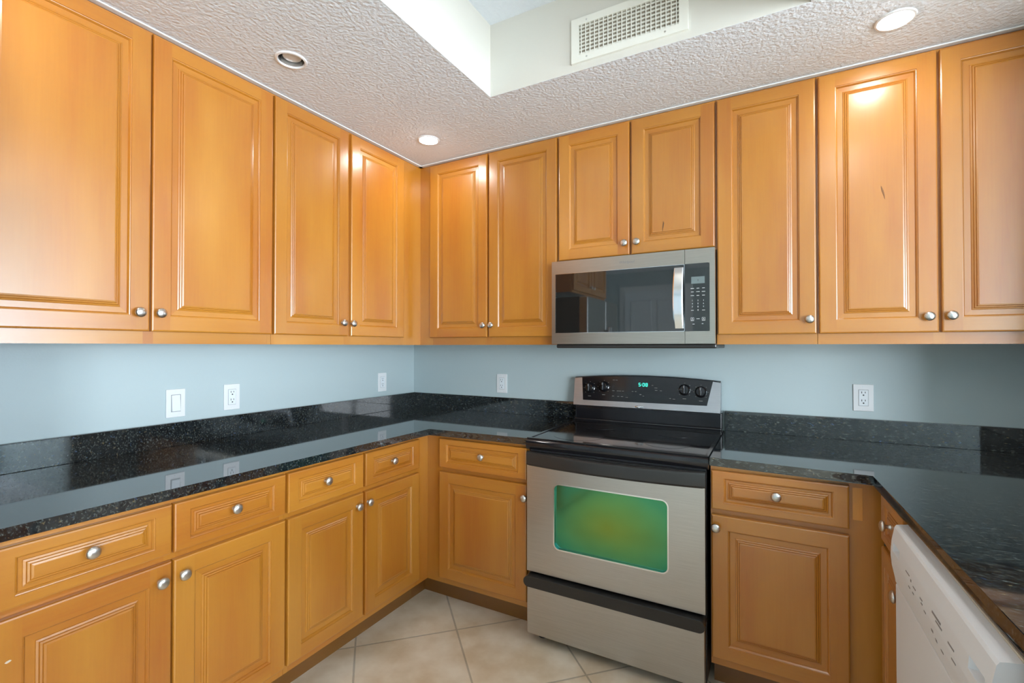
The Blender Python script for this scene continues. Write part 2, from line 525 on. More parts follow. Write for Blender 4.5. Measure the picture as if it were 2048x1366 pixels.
def upper(name, label, loc, rot, x0, x1, doors, frame=None, extra=(), z0=UB, dz0=DZ0, depth=UD, face=UF, group='upper wall cabinets'):
    fx0, fx1 = frame or (x0, x1)
    st = [(fx0, doors[0][0] + 0.012)]
    for d, e in zip(doors, doors[1:]): st.append((d[1] - 0.012, e[0] + 0.012))
    st.append((doors[-1][1] - 0.012, fx1))
    rails = [(z0, dz0 + 0.012), (DZ1 - 0.012, UT)]
    fr = [('door', a, b, dz0, DZ1, face, (k, kz)) for a, b, k, kz in doors]
    return cabinet(name, label, 'cabinet', group, loc, rot, x0, x1, z0, UT, depth, fr, st, rails)


def wear(doorobj, name, pts, y=-0.0004, mat='stain'):
    bm = bmesh.new(); prism(bm, pts, y, 0.002); o = obj(name, bm, M[mat], doorobj); return o


# left wall: local x = world y.  roots sit on the wall at the middle of each unit
def on_left(yc): return (0, yc, 0)


def shift(doors, c): return [(a - c, b - c, k - c, kz) for a, b, k, kz in doors]


c = -1.70
upper('wall_cabinet', 'double-door upper cabinet at the far left, with the widest doors of all', (0, c, 0), LEFT,
      -2.155 - c, -1.272 - c, shift([(-2.150, -1.7085, -1.742, 1.4245), (-1.7035, -1.2765, -1.683, 1.4250)], c))
c = -0.88
upper('wall_cabinet', 'narrower double-door upper cabinet on the left wall, running into the room corner', (0, c, 0), LEFT,
      -1.2705 - c, -0.353 - c, shift([(-1.2675, -0.8830, -0.920, 1.4265), (-0.8660, -0.4895, -0.862, 1.4255)], c), (-1.2705 - c, -UD - c))
c = 0.80
upper('wall_cabinet', 'double-door upper cabinet on the range wall between the room corner and the microwave', (c, 0, 0), 0,
      0.04 - c, 1.2075 - c, shift([(0.4130, 0.7983, 0.7800, 1.4275), (0.8092, 1.2020, 0.8300, 1.4275)], c), (UD - c, 1.2075 - c))
c = 1.567
upper('wall_cabinet', 'short double-door upper cabinet directly above the stainless microwave', (c, 0, 0), 0,
      1.2090 - c, 1.9250 - c, shift([(1.2130, 1.5618, 1.5410, 1.7860), (1.5702, 1.9210, 1.5975, 1.7865)], c), z0=1.7235, dz0=1.7340)
c = 2.105
upper('wall_cabinet', 'single-door upper cabinet just right of the stainless microwave', (c, 0, 0), 0,
      1.9265 - c, 2.2825 - c, shift([(1.9305, 2.2787, 2.2560, 1.4190)], c))
c = 2.64
upper('wall_cabinet', 'double-door upper cabinet at the far right, lamp glare on its left door', (c, 0, 0), 0,
      2.2840 - c, 2.9990 - c, shift([(2.2878, 2.6358, 2.6070, 1.4195), (2.6435, 2.9930, 2.6670, 1.4205)], c))

d = [o for o in bpy.data.objects if o.name.startswith('wall_cabinet') and 'directly above' in o.get('label', '')][0]
d = [o for o in d.children if o.name.startswith('door') and o.location.x > 0][0]
wx, wz = 1.567 + d.location.x, d.location.z


def streak(pts, wx, wz, w):
    l = [(x - wx - w * k, z - wz) for x, z, k in pts]; r = [(x - wx + w * k, z - wz) for x, z, k in pts]
    return l + r[::-1]


wear(d, 'knot_mark', streak([(1.7125, 1.8660, 0.3), (1.7130, 1.8560, 1.0), (1.7115, 1.8460, 0.9), (1.7100, 1.8350, 0.5), (1.7085, 1.8230, 0.15)], wx, wz, 0.0022))
d = [o for o in bpy.data.objects if o.name.startswith('wall_cabinet') and 'far right' in o.get('label', '')][0]
d = [o for o in d.children if o.name.startswith('door') and o.location.x < 0][0]
wx, wz = 2.64 + d.location.x, d.location.z
wear(d, 'scratch_mark', streak([(2.4790, 1.8960, 0.2), (2.4800, 1.8900, 0.7), (2.4830, 1.8780, 1.0), (2.4870, 1.8620, 0.7), (2.4890, 1.8480, 0.1)], wx, wz, 0.0026), mat='scratch')

BZ0, BZ1 = 0.165, 0.8835
DRZ0, DRZ1 = 0.7290, 0.8685
BDZ0, BDZ1 = 0.196, 0.7090


def base(label, loc, rot, x0, x1, cols, frame=None, depth=BD, face=BF, toe=TOE, kind='door', name='base_cabinet', corner=None):
    """cols: (x0, x1, drawer knob x, door knob x, door knob z)"""
    fx0, fx1 = frame or (x0, x1)
    st = [(fx0, cols[0][0] + 0.012)]
    for d, e in zip(cols, cols[1:]): st.append((d[1] - 0.012, e[0] + 0.012))
    st.append((cols[-1][1] - 0.012, fx1))
    rails = [(BZ0, BDZ0 + 0.012), (BDZ1 - 0.012, DRZ0 + 0.012), (DRZ1 - 0.012, BZ1)]
    fr = []
    for a, b, dk, kx, kz in cols:
        fr.append(('drawer', a, b, DRZ0, DRZ1, face, (dk, 0.8055), 'drawer'))
        fr.append(('door', a, b, BDZ0, BDZ1, face, (kx, kz), kind))
    return cabinet(name, label, 'cabinet', 'base cabinets', loc, rot, x0, x1, BZ0, BZ1, depth, fr, st, rails, toe, corner)


def sh5(cols, c): return [(a - c, b - c, d - c, k - c, z) for a, b, d, k, z in cols]


c = -1.775
base('double-door base cabinet with two wide drawers at the lower left edge of the photo', (0, c, 0), LEFT,
     -2.155 - c, -1.4175 - c, sh5([(-2.137, -1.7782, -1.962, -1.808, 0.6625), (-1.7730, -1.4215, -1.602, -1.751, 0.663)], c))
d = [o for o in bpy.data.objects if 'lower left edge' in o.get('label', '')][0]
d = [o for o in d.children if o.name.startswith('door') and o.location.x < 0][0]
wear(d, 'chip_mark', [(a + -2.1055 + 1.775 - d.location.x, b + 0.6160 - d.location.z) for a, b in ((-0.0055, -0.001), (-0.002, -0.0035), (0.003, -0.002), (0.006, 0.0), (0.003, 0.0028), (-0.003, 0.002))], -0.0003, 'chip')
c = -1.06
base('double-door base cabinet with two drawers on the left wall, beside the inner corner', (0, c, 0), LEFT,
     -1.4165 - c, -0.64 - c, sh5([(-1.4120, -1.0631, -1.2525, -1.0970, 0.6615), (-1.0507, -0.7055, -0.8930, -1.0390, 0.6645)], c), (-1.4165 - c, -BD - c))
c = 0.95
base('base cabinet with one drawer and one door, just left of the range', (c, 0, 0), 0,
     0.02 - c, 1.1900 - c, sh5([(0.7070, 1.1840, 0.9550, 1.1780, 0.6530)], c), (BD - c, 1.1900 - c), corner=TOE - c)
c = 2.14
t = base('base cabinet with one drawer and one door, just right of the range', (c, 0, 0), 0,
         1.9300 - c, 2.4345 - c, sh5([(1.9335, 2.3435, 2.1385, 1.9500, 0.6670)], c))
o = obj('veneer_patch', box(2.3540 - c, 2.3800 - c, -BD - 0.0012, -BD, 0.757, 0.8605), M['wood_pale'], t)
o['label'] = 'paler rectangular veneer patch on the stile'

# peninsula: local x runs towards the camera along its kitchen side, -y faces the kitchen
PEN = (2.413, -0.655, 0); PROT = R(-89)
pen_m = Matrix.Translation(PEN) @ Matrix.Rotation(PROT, 4, 'Z')


def pen(x, y=0, z=0):
    v = pen_m @ Vector((x, y, z)); return (v.x, v.y, v.z)


t = base('narrow base cabinet on the peninsula, squeezed between the right corner and the white dishwasher', pen(0.155, 0.60), PROT,
         -0.135, 0.135, [(-0.127, 0.131, -0.003, 0.113, 0.660)], depth=0.60 - 0.022, face=0.60 - 0.0035, toe=0.60 - 0.10, kind='narrow')
base('base cabinet on the peninsula on the near side of the white dishwasher', pen(1.30, 0.60), PROT,
     -0.385, 0.385, [(-0.377, -0.003, -0.19, -0.04, 0.66), (0.003, 0.377, 0.19, 0.04, 0.66)], depth=0.60 - 0.022, face=0.60 - 0.0035, toe=0.60 - 0.10)

# ------------------------------------------------------------------ worktops
CT, CB = 0.914, 0.8845


def slab(outline, front_edges, name, parent):
    """polygon slab with a bullnose on the listed outline edges"""
    bm = bmesh.new()
    a = [bm.verts.new((x, y, CB)) for x, y in outline]; b = [bm.verts.new((x, y, CT)) for x, y in outline]
    n = len(outline)
    bm.faces.new(a[::-1]); bm.faces.new(b)
    for i in range(n): bm.faces.new((a[i], a[(i + 1) % n], b[(i + 1) % n], b[i]))
    es = []
    bm.edges.ensure_lookup_table()
    for i in front_edges:
        for q in (a, b):
            es.append(bm.edges.get((q[i], q[(i + 1) % n])))
    bmesh.ops.bevel(bm, geom=es, offset=0.0125, segments=5, profile=0.5, affect='EDGES')
    return obj(name, bm, M['granite'], parent, smooth=True)


BSZ, BST = 1.0076, 0.020
EDGE = 0.655
t = thing('worktop', 'black granite worktop along the left wall, ending left of the range', 'worktop', (0, 0, 0))
slab([(0.002, -0.002), (0.002, -2.165), (EDGE, -2.165), (EDGE, -EDGE), (1.1915, -EDGE), (1.1915, -0.002)], [1, 2, 3], 'slab', t)
obj('backsplash', box(0.001, BST, -2.165, -0.001, CT, BSZ, 0.0015), M['granite'], t)
obj('backsplash', box(BST, 1.1915, -BST, -0.001, CT, BSZ, 0.0015), M['granite'], t)
t = thing('worktop', 'black granite worktop right of the range, turning onto the peninsula', 'worktop', (0, 0, 0))
pe = (PEN[0] + 2.32 * math.sin(R(1.6)), PEN[1] - 2.32 * math.cos(R(1.6))); pf = pen(2.32, 0.62); pb = (3.045, 0)
slab([(1.9295, -0.002), (1.9295, -EDGE), (PEN[0], -EDGE), (pe[0], pe[1]), (pf[0], pf[1]), (3.045, -0.85), (3.045, -0.002)], [1, 2, 3, 4], 'slab', t)
obj('backsplash', box(1.9295, pb[0], -BST, -0.001, CT, BSZ, 0.0015), M['granite'], t)

# ------------------------------------------------------------------ range
t = thing('range', 'freestanding stainless electric range with black ceramic glass cooktop', 'range', (1.557, 0, FLOOR))
X = lambda x: x - 1.557
Z = lambda z: z - FLOOR
obj('body', box(X(1.203), X(1.917), -0.640, -0.025, Z(0.095), Z(0.893)), M['dark_metal'], t)
bm = bmesh.new()
bx(bm, X(1.1935), X(1.927), -0.655, -0.030, Z(0.893), Z(0.918), 0.006, 3)
o = obj('cooktop', bm, M['black_glass'], t, smooth=True)
# raised border of the glass
bm = bmesh.new()
ring_prism(bm, [(X(1.1935), -0.655), (X(1.927), -0.655), (X(1.927), -0.085), (X(1.1935), -0.085)],
           [(X(1.206), -0.640), (X(1.9145), -0.640), (X(1.9145), -0.097), (X(1.206), -0.097)], 0, 0.0035)
for v in bm.verts: v.co = Vector((v.co.x, v.co.z, Z(0.9205) - v.co.y))
obj('rim', bm, M['black_gloss'], o)
for bxx, byy, rr in ((1.375, -0.50, 0.112), (1.752, -0.49, 0.090), (1.385, -0.23, 0.078), (1.745, -0.235, 0.105)):
    bm = bmesh.new()
    bmesh.ops.create_cone(bm, cap_ends=True, segments=48, radius1=rr, radius2=rr, depth=0.0004)
    obj('burner', bm, M['burner'], o, (X(bxx), byy, Z(0.9183)))
# front fascia below the glass: a rounded black lip
bm = bmesh.new()
prof = [(-0.640, 0.9175), (-0.655, 0.915), (-0.664, 0.908), (-0.667, 0.897), (-0.665, 0.883), (-0.658, 0.872), (-0.640, 0.868)]
rows = [[bm.verts.new((x, y, Z(z))) for y, z in prof] for x in (X(1.1935), X(1.927))]
for i in range(len(prof) - 1): bm.faces.new((rows[0][i], rows[1][i], rows[1][i + 1], rows[0][i + 1]))
bm.faces.new(rows[0]); bm.faces.new(rows[1][::-1]); bm.faces.new((rows[0][0], rows[0][-1], rows[1][-1], rows[1][0]))
obj('front_lip', bm, M['black_gloss'], t, smooth=True)
# oven door: brushed skin with a rounded window opening
FY = -0.676
d = obj('oven_door', box(X(1.2045), X(1.9165), FY + 0.012, -0.641, Z(0.356), Z(0.862)), M['black_plastic'], t)
bm = bmesh.new()
wx0, wx1, wz0, wz1 = X(1.330), X(1.7885), Z(0.4735), Z(0.7430)
inner = rrect(wx0, wx1, wz0, wz1, 0.024, 7)
x0, x1, z0, z1 = X(1.2045), X(1.9165), Z(0.358), Z(0.812)
outer = []
for px, pz in inner:      # push each window point out to the door edge
    cx, cz = (wx0 + wx1) / 2, (wz0 + wz1) / 2
    sx = (x1 - cx if px > cx else cx - x0) / abs(px - cx) if abs(px - cx) > 1e-6 else 1e9
    sz = (z1 - cz if pz > cz else cz - z0) / abs(pz - cz) if abs(pz - cz) > 1e-6 else 1e9
    s = min(sx, sz); outer.append((cx + (px - cx) * s, cz + (pz - cz) * s))
# make sure the four true corners are present
for corner in ((x0, z0), (x1, z0), (x1, z1), (x0, z1)):
    k = min(range(len(outer)), key=lambda i: (outer[i][0] - corner[0]) ** 2 + (outer[i][1] - corner[1]) ** 2)
    outer[k] = corner
ring_prism(bm, outer, inner, FY, FY + 0.012)
obj('door_skin', bm, M['steel'], d)
bm = bmesh.new()
ring_prism(bm, rrect(wx0 - 0.003, wx1 + 0.003, wz0 - 0.003, wz1 + 0.003, 0.027, 7), rrect(wx0 + 0.002, wx1 - 0.002, wz0 + 0.002, wz1 - 0.002, 0.022, 7), FY - 0.0015, FY + 0.008)
obj('window_rim', bm, M['chrome'], d)
bm = bmesh.new(); prism(bm, rrect(wx0 - 0.0, wx1 + 0.0, wz0 - 0.0, wz1 + 0.0, 0.024, 7), FY + 0.010, FY + 0.0115)
o = obj('window_glass', bm, M['oven_glass'], d); o['label'] = 'green-coated oven window glass'
# bowed black handle across the top of the door
bm = bmesh.new(); N = 28; sect = []
for i in range(N + 1):
    u = -1 + 2 * i / N; x = X(1.203) + (X(1.918) - X(1.203)) * i / N
    out = 0.030 * (1 - abs(u) ** 2.2)
    yf = FY - 0.004 - out; zt = Z(0.8655) - 0.005 * (1 - u * u); zb = Z(0.806)
    sect.append([bm.verts.new(p) for p in ((x, FY + 0.013, zb), (x, yf + 0.006, zb), (x, yf, zb + 0.008), (x, yf, zt - 0.010), (x, yf + 0.004, zt - 0.003),
                                           (x, yf + 0.012, zt), (x, yf + 0.020, zt - 0.004), (x, FY + 0.013, zt - 0.006))])
for a, b in zip(sect, sect[1:]):
    for i in range(8): bm.faces.new((a[i], a[(i + 1) % 8], b[(i + 1) % 8], b[i]))
bm.faces.new(sect[0]); bm.faces.new(sect[-1][::-1])
obj('door_handle', bm, M['black_plastic'], d, smooth=True)
# storage drawer
dr = obj('storage_drawer', box(X(1.2035), X(1.9145), FY - 0.001, -0.641, Z(0.092), Z(0.318), 0.006, 2), M['steel'], t, smooth=True)
bm = bmesh.new(); prism(bm, rrect(X(1.2000), X(1.9175), Z(0.302), Z(0.346), 0.0215, 10), FY - 0.026, -0.642)
es = [e for e in bm.edges if abs(e.verts[0].co.y - (FY - 0.026)) < 1e-5 and abs(e.verts[1].co.y - (FY - 0.026)) < 1e-5]
bmesh.ops.bevel(bm, geom=es, offset=0.007, segments=3, profile=0.5, affect='EDGES')
obj('drawer_handle', bm, M['black_plastic'], dr, smooth=True)
for fx in (1.245, 1.875):
    for fy in (-0.60, -0.08):
        bm = bmesh.new(); bmesh.ops.create_cone(bm, cap_ends=True, segments=16, radius1=0.02, radius2=0.016, depth=0.045)
        obj('levelling_foot', bm, M['black_plastic'], t, (X(fx), fy, 0.0225))
# riser behind the glass and the tilted control console
bm = bmesh.new()
bx(bm, X(1.190), X(1.9225), -0.072, -0.026, Z(0.9185), Z(1.003), 0.008, 3)
bx(bm, X(1.192), X(1.9205), -0.090, -0.072, Z(0.9185), Z(0.933), 0.005, 3)
obj('riser', bm, M['black_gloss'], t, smooth=True)


def gy(z): return -0.094 + (z - 1.0) / 0.155 * 0.028      # tilted console face


bm = bmesh.new(); secs = []; N = 24
for i in range(N + 1):
    u = i / N; x = X(1.1885) + (X(1.9165) - X(1.1885)) * u
    zt = 1.1505 + 0.017 * (1 - (2 * u - 1) ** 2)
    pr = [(-0.030, 0.9985), (gy(1.0) + 0.010, 0.9985), (gy(1.0), 1.0035), (gy(zt - 0.006), zt - 0.006), (gy(zt) + 0.006, zt), (-0.030, zt)]
    secs.append([bm.verts.new((x, y, Z(z))) for y, z in pr])
for a, b in zip(secs, secs[1:]):
    for i in range(6): bm.faces.new((a[i], a[(i + 1) % 6], b[(i + 1) % 6], b[i]))
bm.faces.new(secs[0]); bm.faces.new(secs[-1][::-1])
con = obj('console', bm, M['steel_guard'], t, smooth=True)
bm = bmesh.new(); N = 24; fr = []
for i in range(N + 1):
    u = i / N
    zt = 1.1455 + 0.0165 * (1 - (2 * (0.06 + 0.88 * u) - 1) ** 2); zb = 1.0305 + 0.004 * u
    xt = 1.2300 + (1.8830 - 1.2300) * u; xb = 1.2420 + (1.8580 - 1.2420) * u
    fr.append([bm.verts.new((X(xt), gy(zt) - 0.0025, Z(zt))), bm.verts.new((X(xb), gy(zb) - 0.0025, Z(zb))),
               bm.verts.new((X(xb), gy(zb) + 0.004, Z(zb))), bm.verts.new((X(xt), gy(zt) + 0.004, Z(zt)))])
for a, b in zip(fr, fr[1:]):
    for i in range(4): bm.faces.new((a[i], a[(i + 1) % 4], b[(i + 1) % 4], b[i]))
bm.faces.new(fr[0]); bm.faces.new(fr[-1][::-1])
pan = obj('control_panel', bm, M['black_gloss'], t)
tilt = math.atan2(0.028, 0.155)
for kx, kz in ((1.2775, 1.0945), (1.3540, 1.1040), (1.7565, 1.1040), (1.8310, 1.0975)):
    bm = lathe([(0.0, 0.0), (0.0275, 0.0), (0.0275, 0.003), (0.0240, 0.005), (0.0228, 0.016), (0.019, 0.0190), (0.0, 0.020)], 32)
    bx(bm, -0.0060, 0.0060, -0.034, -0.012, -0.0215, 0.0215, 0.004, 3)
    k = obj('control_knob', bm, M['black_gloss'], t, (X(kx), gy(kz) - 0.0025, Z(kz)), (-tilt, 0, 0), smooth=True)
    obj('pointer', box(-0.0008, 0.0008, -0.0346, -0.0338, 0.006, 0.017), M['print'], k)


def marks(name, lst, mat, parent, yoff=0.0031):
    """small printed dashes (x, z, w, h) lying on the tilted console face"""
    bm = bmesh.new()
    for x, z, w, h in lst:
        v = [bm.verts.new((X(x + a * w / 2), gy(z + b * h / 2) - yoff, Z(z + b * h / 2))) for a, b in ((-1, -1), (1, -1), (1, 1), (-1, 1))]
        bm.faces.new(v)
    r = bmesh.ops.extrude_face_region(bm, geom=bm.faces[:])
    for v in [g for g in r['geom'] if isinstance(g, bmesh.types.BMVert)]: v.co.y += 0.0004
    return obj(name, bm, mat, parent)


random.seed(3)
mk = []
for kx, kz in ((1.2775, 1.0945), (1.3540, 1.1040), (1.7565, 1.1040), (1.8310, 1.0975)):
    for a in range(0, 360, 45):
        if a == 270: continue
        mk.append((kx + 0.0325 * math.cos(R(a)), kz + 0.0325 * math.sin(R(a)), 0.0045, 0.0014))
    mk.append((kx, kz - 0.042, 0.016, 0.0022))
for x, z, w in ((1.405, 1.140, 0.012), (1.420, 1.140, 0.010), (1.405, 1.085, 0.012), (1.428, 1.085, 0.010), (1.440, 1.085, 0.010), (1.455, 1.085, 0.010),
                (1.405, 1.058, 0.011), (1.432, 1.057, 0.010), (1.452, 1.057, 0.012), (1.476, 1.055, 0.012), (1.505, 1.086, 0.008), (1.521, 1.086, 0.008),
                (1.545, 1.072, 0.009), (1.560, 1.065, 0.008), (1.620, 1.108, 0.014), (1.622, 1.096, 0.012), (1.645, 1.095, 0.010), (1.690, 1.060, 0.008), (1.708, 1.058, 0.012), (1.603, 1.120, 0.008)):
    mk.append((x, z, w, 0.0022))
for q in mk: marks('panel_marking', [q], M['print_dim'], pan)
# clock 5:08 in seven-segment figures
SEG = {'0': 'abcdef', '5': 'acdfg', '8': 'abcdefg'}


def seg_digits(s, x, z, h):
    lst = []; w = h * 0.55; th = h * 0.13
    for ch in s:
        if ch == ':':
            lst += [(x, z + h * 0.2, th, th), (x, z - h * 0.2, th, th)]; x += h * 0.38; continue
        cx = x + w / 2
        P = {'a': (cx, z + h / 2, w, th), 'g': (cx, z, w, th), 'd': (cx, z - h / 2, w, th), 'f': (cx - w / 2, z + h / 4, th, h / 2), 'b': (cx + w / 2, z + h / 4, th, h / 2),
             'e': (cx - w / 2, z - h / 4, th, h / 2), 'c': (cx + w / 2, z - h / 4, th, h / 2)}
        lst += [P[q] for q in SEG[ch]]; x += w + h * 0.42
    return lst


o = marks('clock_digits', seg_digits('5:08', 1.5350, 1.1215, 0.0150), M['green'], pan, 0.0033); o['label'] = 'lit green clock digits'
bm = lathe([(0, 0), (0.0225, 0), (0.0215, 0.002), (0.017, 0.0032), (0, 0.0036)], 32)
for v in bm.verts: v.co.z *= 0.30
bd = obj('badge', bm, M['chrome'], t, (X(1.541), gy(1.0105) - 0.0003, Z(1.0105)), (-tilt, 0, 0), smooth=True)
text('badge_lettering', 'Whirlpool', 0.0075, M['print_grey'], bd, (0, -0.0036, 0))

# ------------------------------------------------------------------ microwave
t = thing('microwave', 'stainless over-the-range microwave with a black window and keypad', 'microwave', (1.5625, 0, 1.3245))
X = lambda x: x - 1.5625
Z = lambda z: z - 1.3245
obj('body', box(X(1.203), X(1.922), -0.368, -0.002, Z(1.3265), Z(1.7220)), M['dark_metal'], t)
obj('underside', box(X(1.2150), X(1.9300), -0.385, -0.01, Z(1.307), Z(1.3262), 0.006, 2), M['black_plastic'], t)
MY = -0.400
# door: steel frame with a black glass panel let into it
bm = bmesh.new()
wx0, wx1, wz0, wz1 = X(1.2165), X(1.8083), Z(1.3785), Z(1.6610)
bx(bm, X(1.1985), wx0, MY, -0.369, Z(1.3265), Z(1.7220)); bx(bm, wx0, X(1.8080), MY, -0.369, Z(1.3265), wz0); bx(bm, wx0, X(1.8080), MY, -0.369, wz1, Z(1.7220))
d = obj('door', bm, M['steel_mw'], t)
d['label'] = 'stainless door frame'
g = obj('window_glass', box(wx0, X(1.8080), MY + 0.0008, -0.369, wz0, wz1), M['mw_glass'], d)
g['label'] = 'black window glass'
bm = bmesh.new()
ring_prism(bm, rrect(X(1.2165), X(1.8080), wz0, wz1, 0.004, 3), rrect(X(1.2180), X(1.8065), wz0 + 0.0015, wz1 - 0.0015, 0.003, 3), MY - 0.0008, MY + 0.003)
obj('window_trim', bm, M['chrome'], d)
bm = bmesh.new(); N = 20; secs = []
for i in range(N + 1):
    u = -1 + 2 * i / N; z = 1.3905 + (1.6465 - 1.3905) * i / N
    yo = MY - 0.014 - 0.022 * (1 - u * u)
    a, b = X(1.7680 - 0.003 * (1 - u * u)), X(1.8050)
    secs.append([bm.verts.new((px, py, Z(z))) for px, py in ((a, yo + 0.003), (a + 0.004, yo), (b - 0.004, yo), (b, yo + 0.003), (b, yo + 0.011), (a, yo + 0.011))])
for p, q in zip(secs, secs[1:]):
    for i in range(6): bm.faces.new((p[i], p[(i + 1) % 6], q[(i + 1) % 6], q[i]))
bm.faces.new(secs[0]); bm.faces.new(secs[-1][::-1])
for z in (1.398, 1.628): bx(bm, X(1.778), X(1.797), MY - 0.010, MY, Z(z), Z(z + 0.011))
obj('handle', bm, M['chrome'], d, smooth=True)
text('door_lettering', 'Whirlpool', 0.0165, M['print_grey'], d, (X(1.5625), MY - 0.0004, Z(1.6915)), shear=0.15)
bm = bmesh.new()
bx(bm, X(1.8095), X(1.9055), MY, -0.369, Z(1.3265), wz0); bx(bm, X(1.8095), X(1.9055), MY, -0.369, wz1, Z(1.7220)); bx(bm, X(1.9055), X(1.9260), MY, -0.369, Z(1.3265), Z(1.7220))
cp = obj('control_frame', bm, M['steel_mw'], t)
bm = bmesh.new(); pts = [(X(1.8095), wz0)] + [(X(1.9055) - 0.007 + 0.007 * math.cos(R(a)), wz0 + 0.007 + 0.007 * math.sin(R(a))) for a in range(-90, 1, 15)] + \
    [(X(1.9055) - 0.007 + 0.007 * math.cos(R(a)), wz1 - 0.007 + 0.007 * math.sin(R(a))) for a in range(0, 91, 15)] + [(X(1.8095), wz1)]
prism(bm, pts, MY - 0.0006, -0.369)
kp = obj('keypad', bm, M['mw_glass'], t)
obj('display', box(X(1.8345), X(1.8870), MY - 0.0014, MY - 0.0005, Z(1.5765), Z(1.6055)), M['lcd'], kp)
text('display_digits', '0', 0.010, M['slot'], kp, (X(1.861), MY - 0.0017, Z(1.590)))


def dash(lst):
    bm = bmesh.new()
    for x, z, w, h in lst: bx(bm, X(x - w / 2), X(x + w / 2), MY - 0.0012, MY - 0.0004, Z(z - h / 2), Z(z + h / 2))
    return bm


lst = []
for r_, z in enumerate((1.5570, 1.5425, 1.5270)):
    for x in (1.8385, 1.8605, 1.8820): lst.append((x, z, 0.013 if (r_ + int(x * 100)) % 2 else 0.010, 0.0020))
lst += [(1.8385, 1.4655, 0.010, 0.0018), (1.8820, 1.4655, 0.011, 0.0018), (1.8605, 1.4300, 0.012, 0.0020), (1.8430, 1.4080, 0.008, 0.0018), (1.8780, 1.4090, 0.006, 0.0018)]
for x in (1.8385, 1.8820):
    for a, b, w, h in ((0, 0.005, 0.012, 0.0010), (0, -0.005, 0.012, 0.0010), (-0.0058, 0, 0.001, 0.010), (0.0058, 0, 0.001, 0.010), (0, -0.0075, 0.013, 0.0014)):
        lst.append((x + a, 1.430 + b, w, h))
    lst.append((x, 1.430, 0.004, 0.004))
for q in lst: obj('keypad_marking', dash([q]), M['print'], kp)
for i in range(9):
    text('keypad_digit', str(i + 1), 0.0085, M['print'], kp, (X((1.8385, 1.8605, 1.8820)[i % 3]), MY - 0.0009, Z(1.5060 - 0.0130 * (i // 3))))
text('keypad_digit', '0', 0.0085, M['print'], kp, (X(1.8605), MY - 0.0009, Z(1.4660)))

# ------------------------------------------------------------------ dishwasher (in peninsula coordinates)
t = thing('dishwasher', 'white built-in dishwasher under the peninsula worktop at the lower right', 'dishwasher', pen(0.598, 0.0, FLOOR), PROT)
HW = 0.298
Z = lambda z: z - FLOOR
obj('tub', box(-HW + 0.01, HW - 0.01, 0.030, 0.56, Z(0.12), Z(0.862)), M['grey_metal'], t)
obj('tub_trim', box(-HW + 0.004, HW - 0.004, 0.0172, 0.0290, Z(0.845), Z(0.8690)), M['grey_metal'], t)
obj('gasket', box(-HW + 0.003, HW - 0.003, 0.0127, 0.0171, Z(0.80), Z(0.8675), 0.0012, 2), M['gasket'], t)
obj('door_panel', box(-HW, HW, -0.0155, 0.0120, Z(0.165), Z(0.712), 0.004, 2), M['white_gloss'], t, smooth=True)
obj('kick_panel', box(-HW, HW, 0.060, 0.075, Z(FLOOR + 0.002), Z(0.160)), M['white_gloss'], t)
# console: bulging profile with a pocket grip at each end
prof = [(0.0124, 0.7145), (-0.0150, 0.7145), (-0.0165, 0.7250), (-0.0225, 0.7550), (-0.0250, 0.7800), (-0.0244, 0.7985), (-0.0243, 0.8000), (-0.0230, 0.8180), (-0.0228, 0.8195), (-0.0205, 0.8320), (-0.0165, 0.8530),
        (-0.0130, 0.8590), (-0.0040, 0.8610), (0.0040, 0.8620), (0.0124, 0.8640)]


def py_at(z):
    for (y0, z0), (y1, z1) in zip(prof[1:], prof[2:]):
        if z0 <= z <= z1: return y0 + (y1 - y0) * (z - z0) / max(1e-9, z1 - z0)
    return -0.02


bm = bmesh.new()
pk = [(-HW + 0.020, -HW + 0.082), (HW - 0.082, HW - 0.020)]          # pocket spans
xs = sorted(set([-HW, HW] + [a for s in pk for a in s] + [s[0] + 0.004 for s in pk] + [s[1] - 0.004 for s in pk]))
grid = []
for x in xs:
    col_ = []
    for i, (y, z) in enumerate(prof):
        inside = any(s[0] + 0.003 < x < s[1] - 0.003 for s in pk) and 0.7995 < z < 0.8185
        col_.append(bm.verts.new((x, y + (0.014 if inside else 0), Z(z))))
    grid.append(col_)
n = len(prof)
for a, b in zip(grid, grid[1:]):
    for i in range(n): bm.faces.new((a[i], a[(i + 1) % n], b[(i + 1) % n], b[i]))
bm.faces.new(grid[0]); bm.faces.new(grid[-1][::-1])
cn = obj('console', bm, M['white_gloss'], t)
lst = [(-0.140, 0.800, 0.030, 0.0025), (-0.112, 0.795, 0.006, 0.005), (-0.125, 0.775, 0.012, 0.0035), (-0.095, 0.775, 0.010, 0.0035), (-0.085, 0.790, 0.02, 0.0025), (-0.035, 0.790, 0.016, 0.003), (-0.030, 0.783, 0.010, 0.003),
       (-0.010, 0.776, 0.012, 0.003), (0.060, 0.800, 0.050, 0.004), (0.075, 0.793, 0.035, 0.003), (0.030, 0.760, 0.010, 0.005), (0.050, 0.752, 0.008, 0.006), (0.080, 0.748, 0.012, 0.004), (0.14, 0.790, 0.03, 0.003), (0.15, 0.770, 0.02, 0.003)]
for x, z, w, h in lst:
    bm = bmesh.new()
    bm.faces.new([bm.verts.new((x + a * w / 2, py_at(z + b * h / 2) - 0.0006, Z(z + b * h / 2))) for a, b in ((-1, -1), (1, -1), (1, 1), (-1, 1))])
    r = bmesh.ops.extrude_face_region(bm, geom=bm.faces[:])
    for v in [q for q in r['geom'] if isinstance(q, bmesh.types.BMVert)]: v.co.y += 0.0006
    obj('console_marking', bm, M['print_grey'], cn)
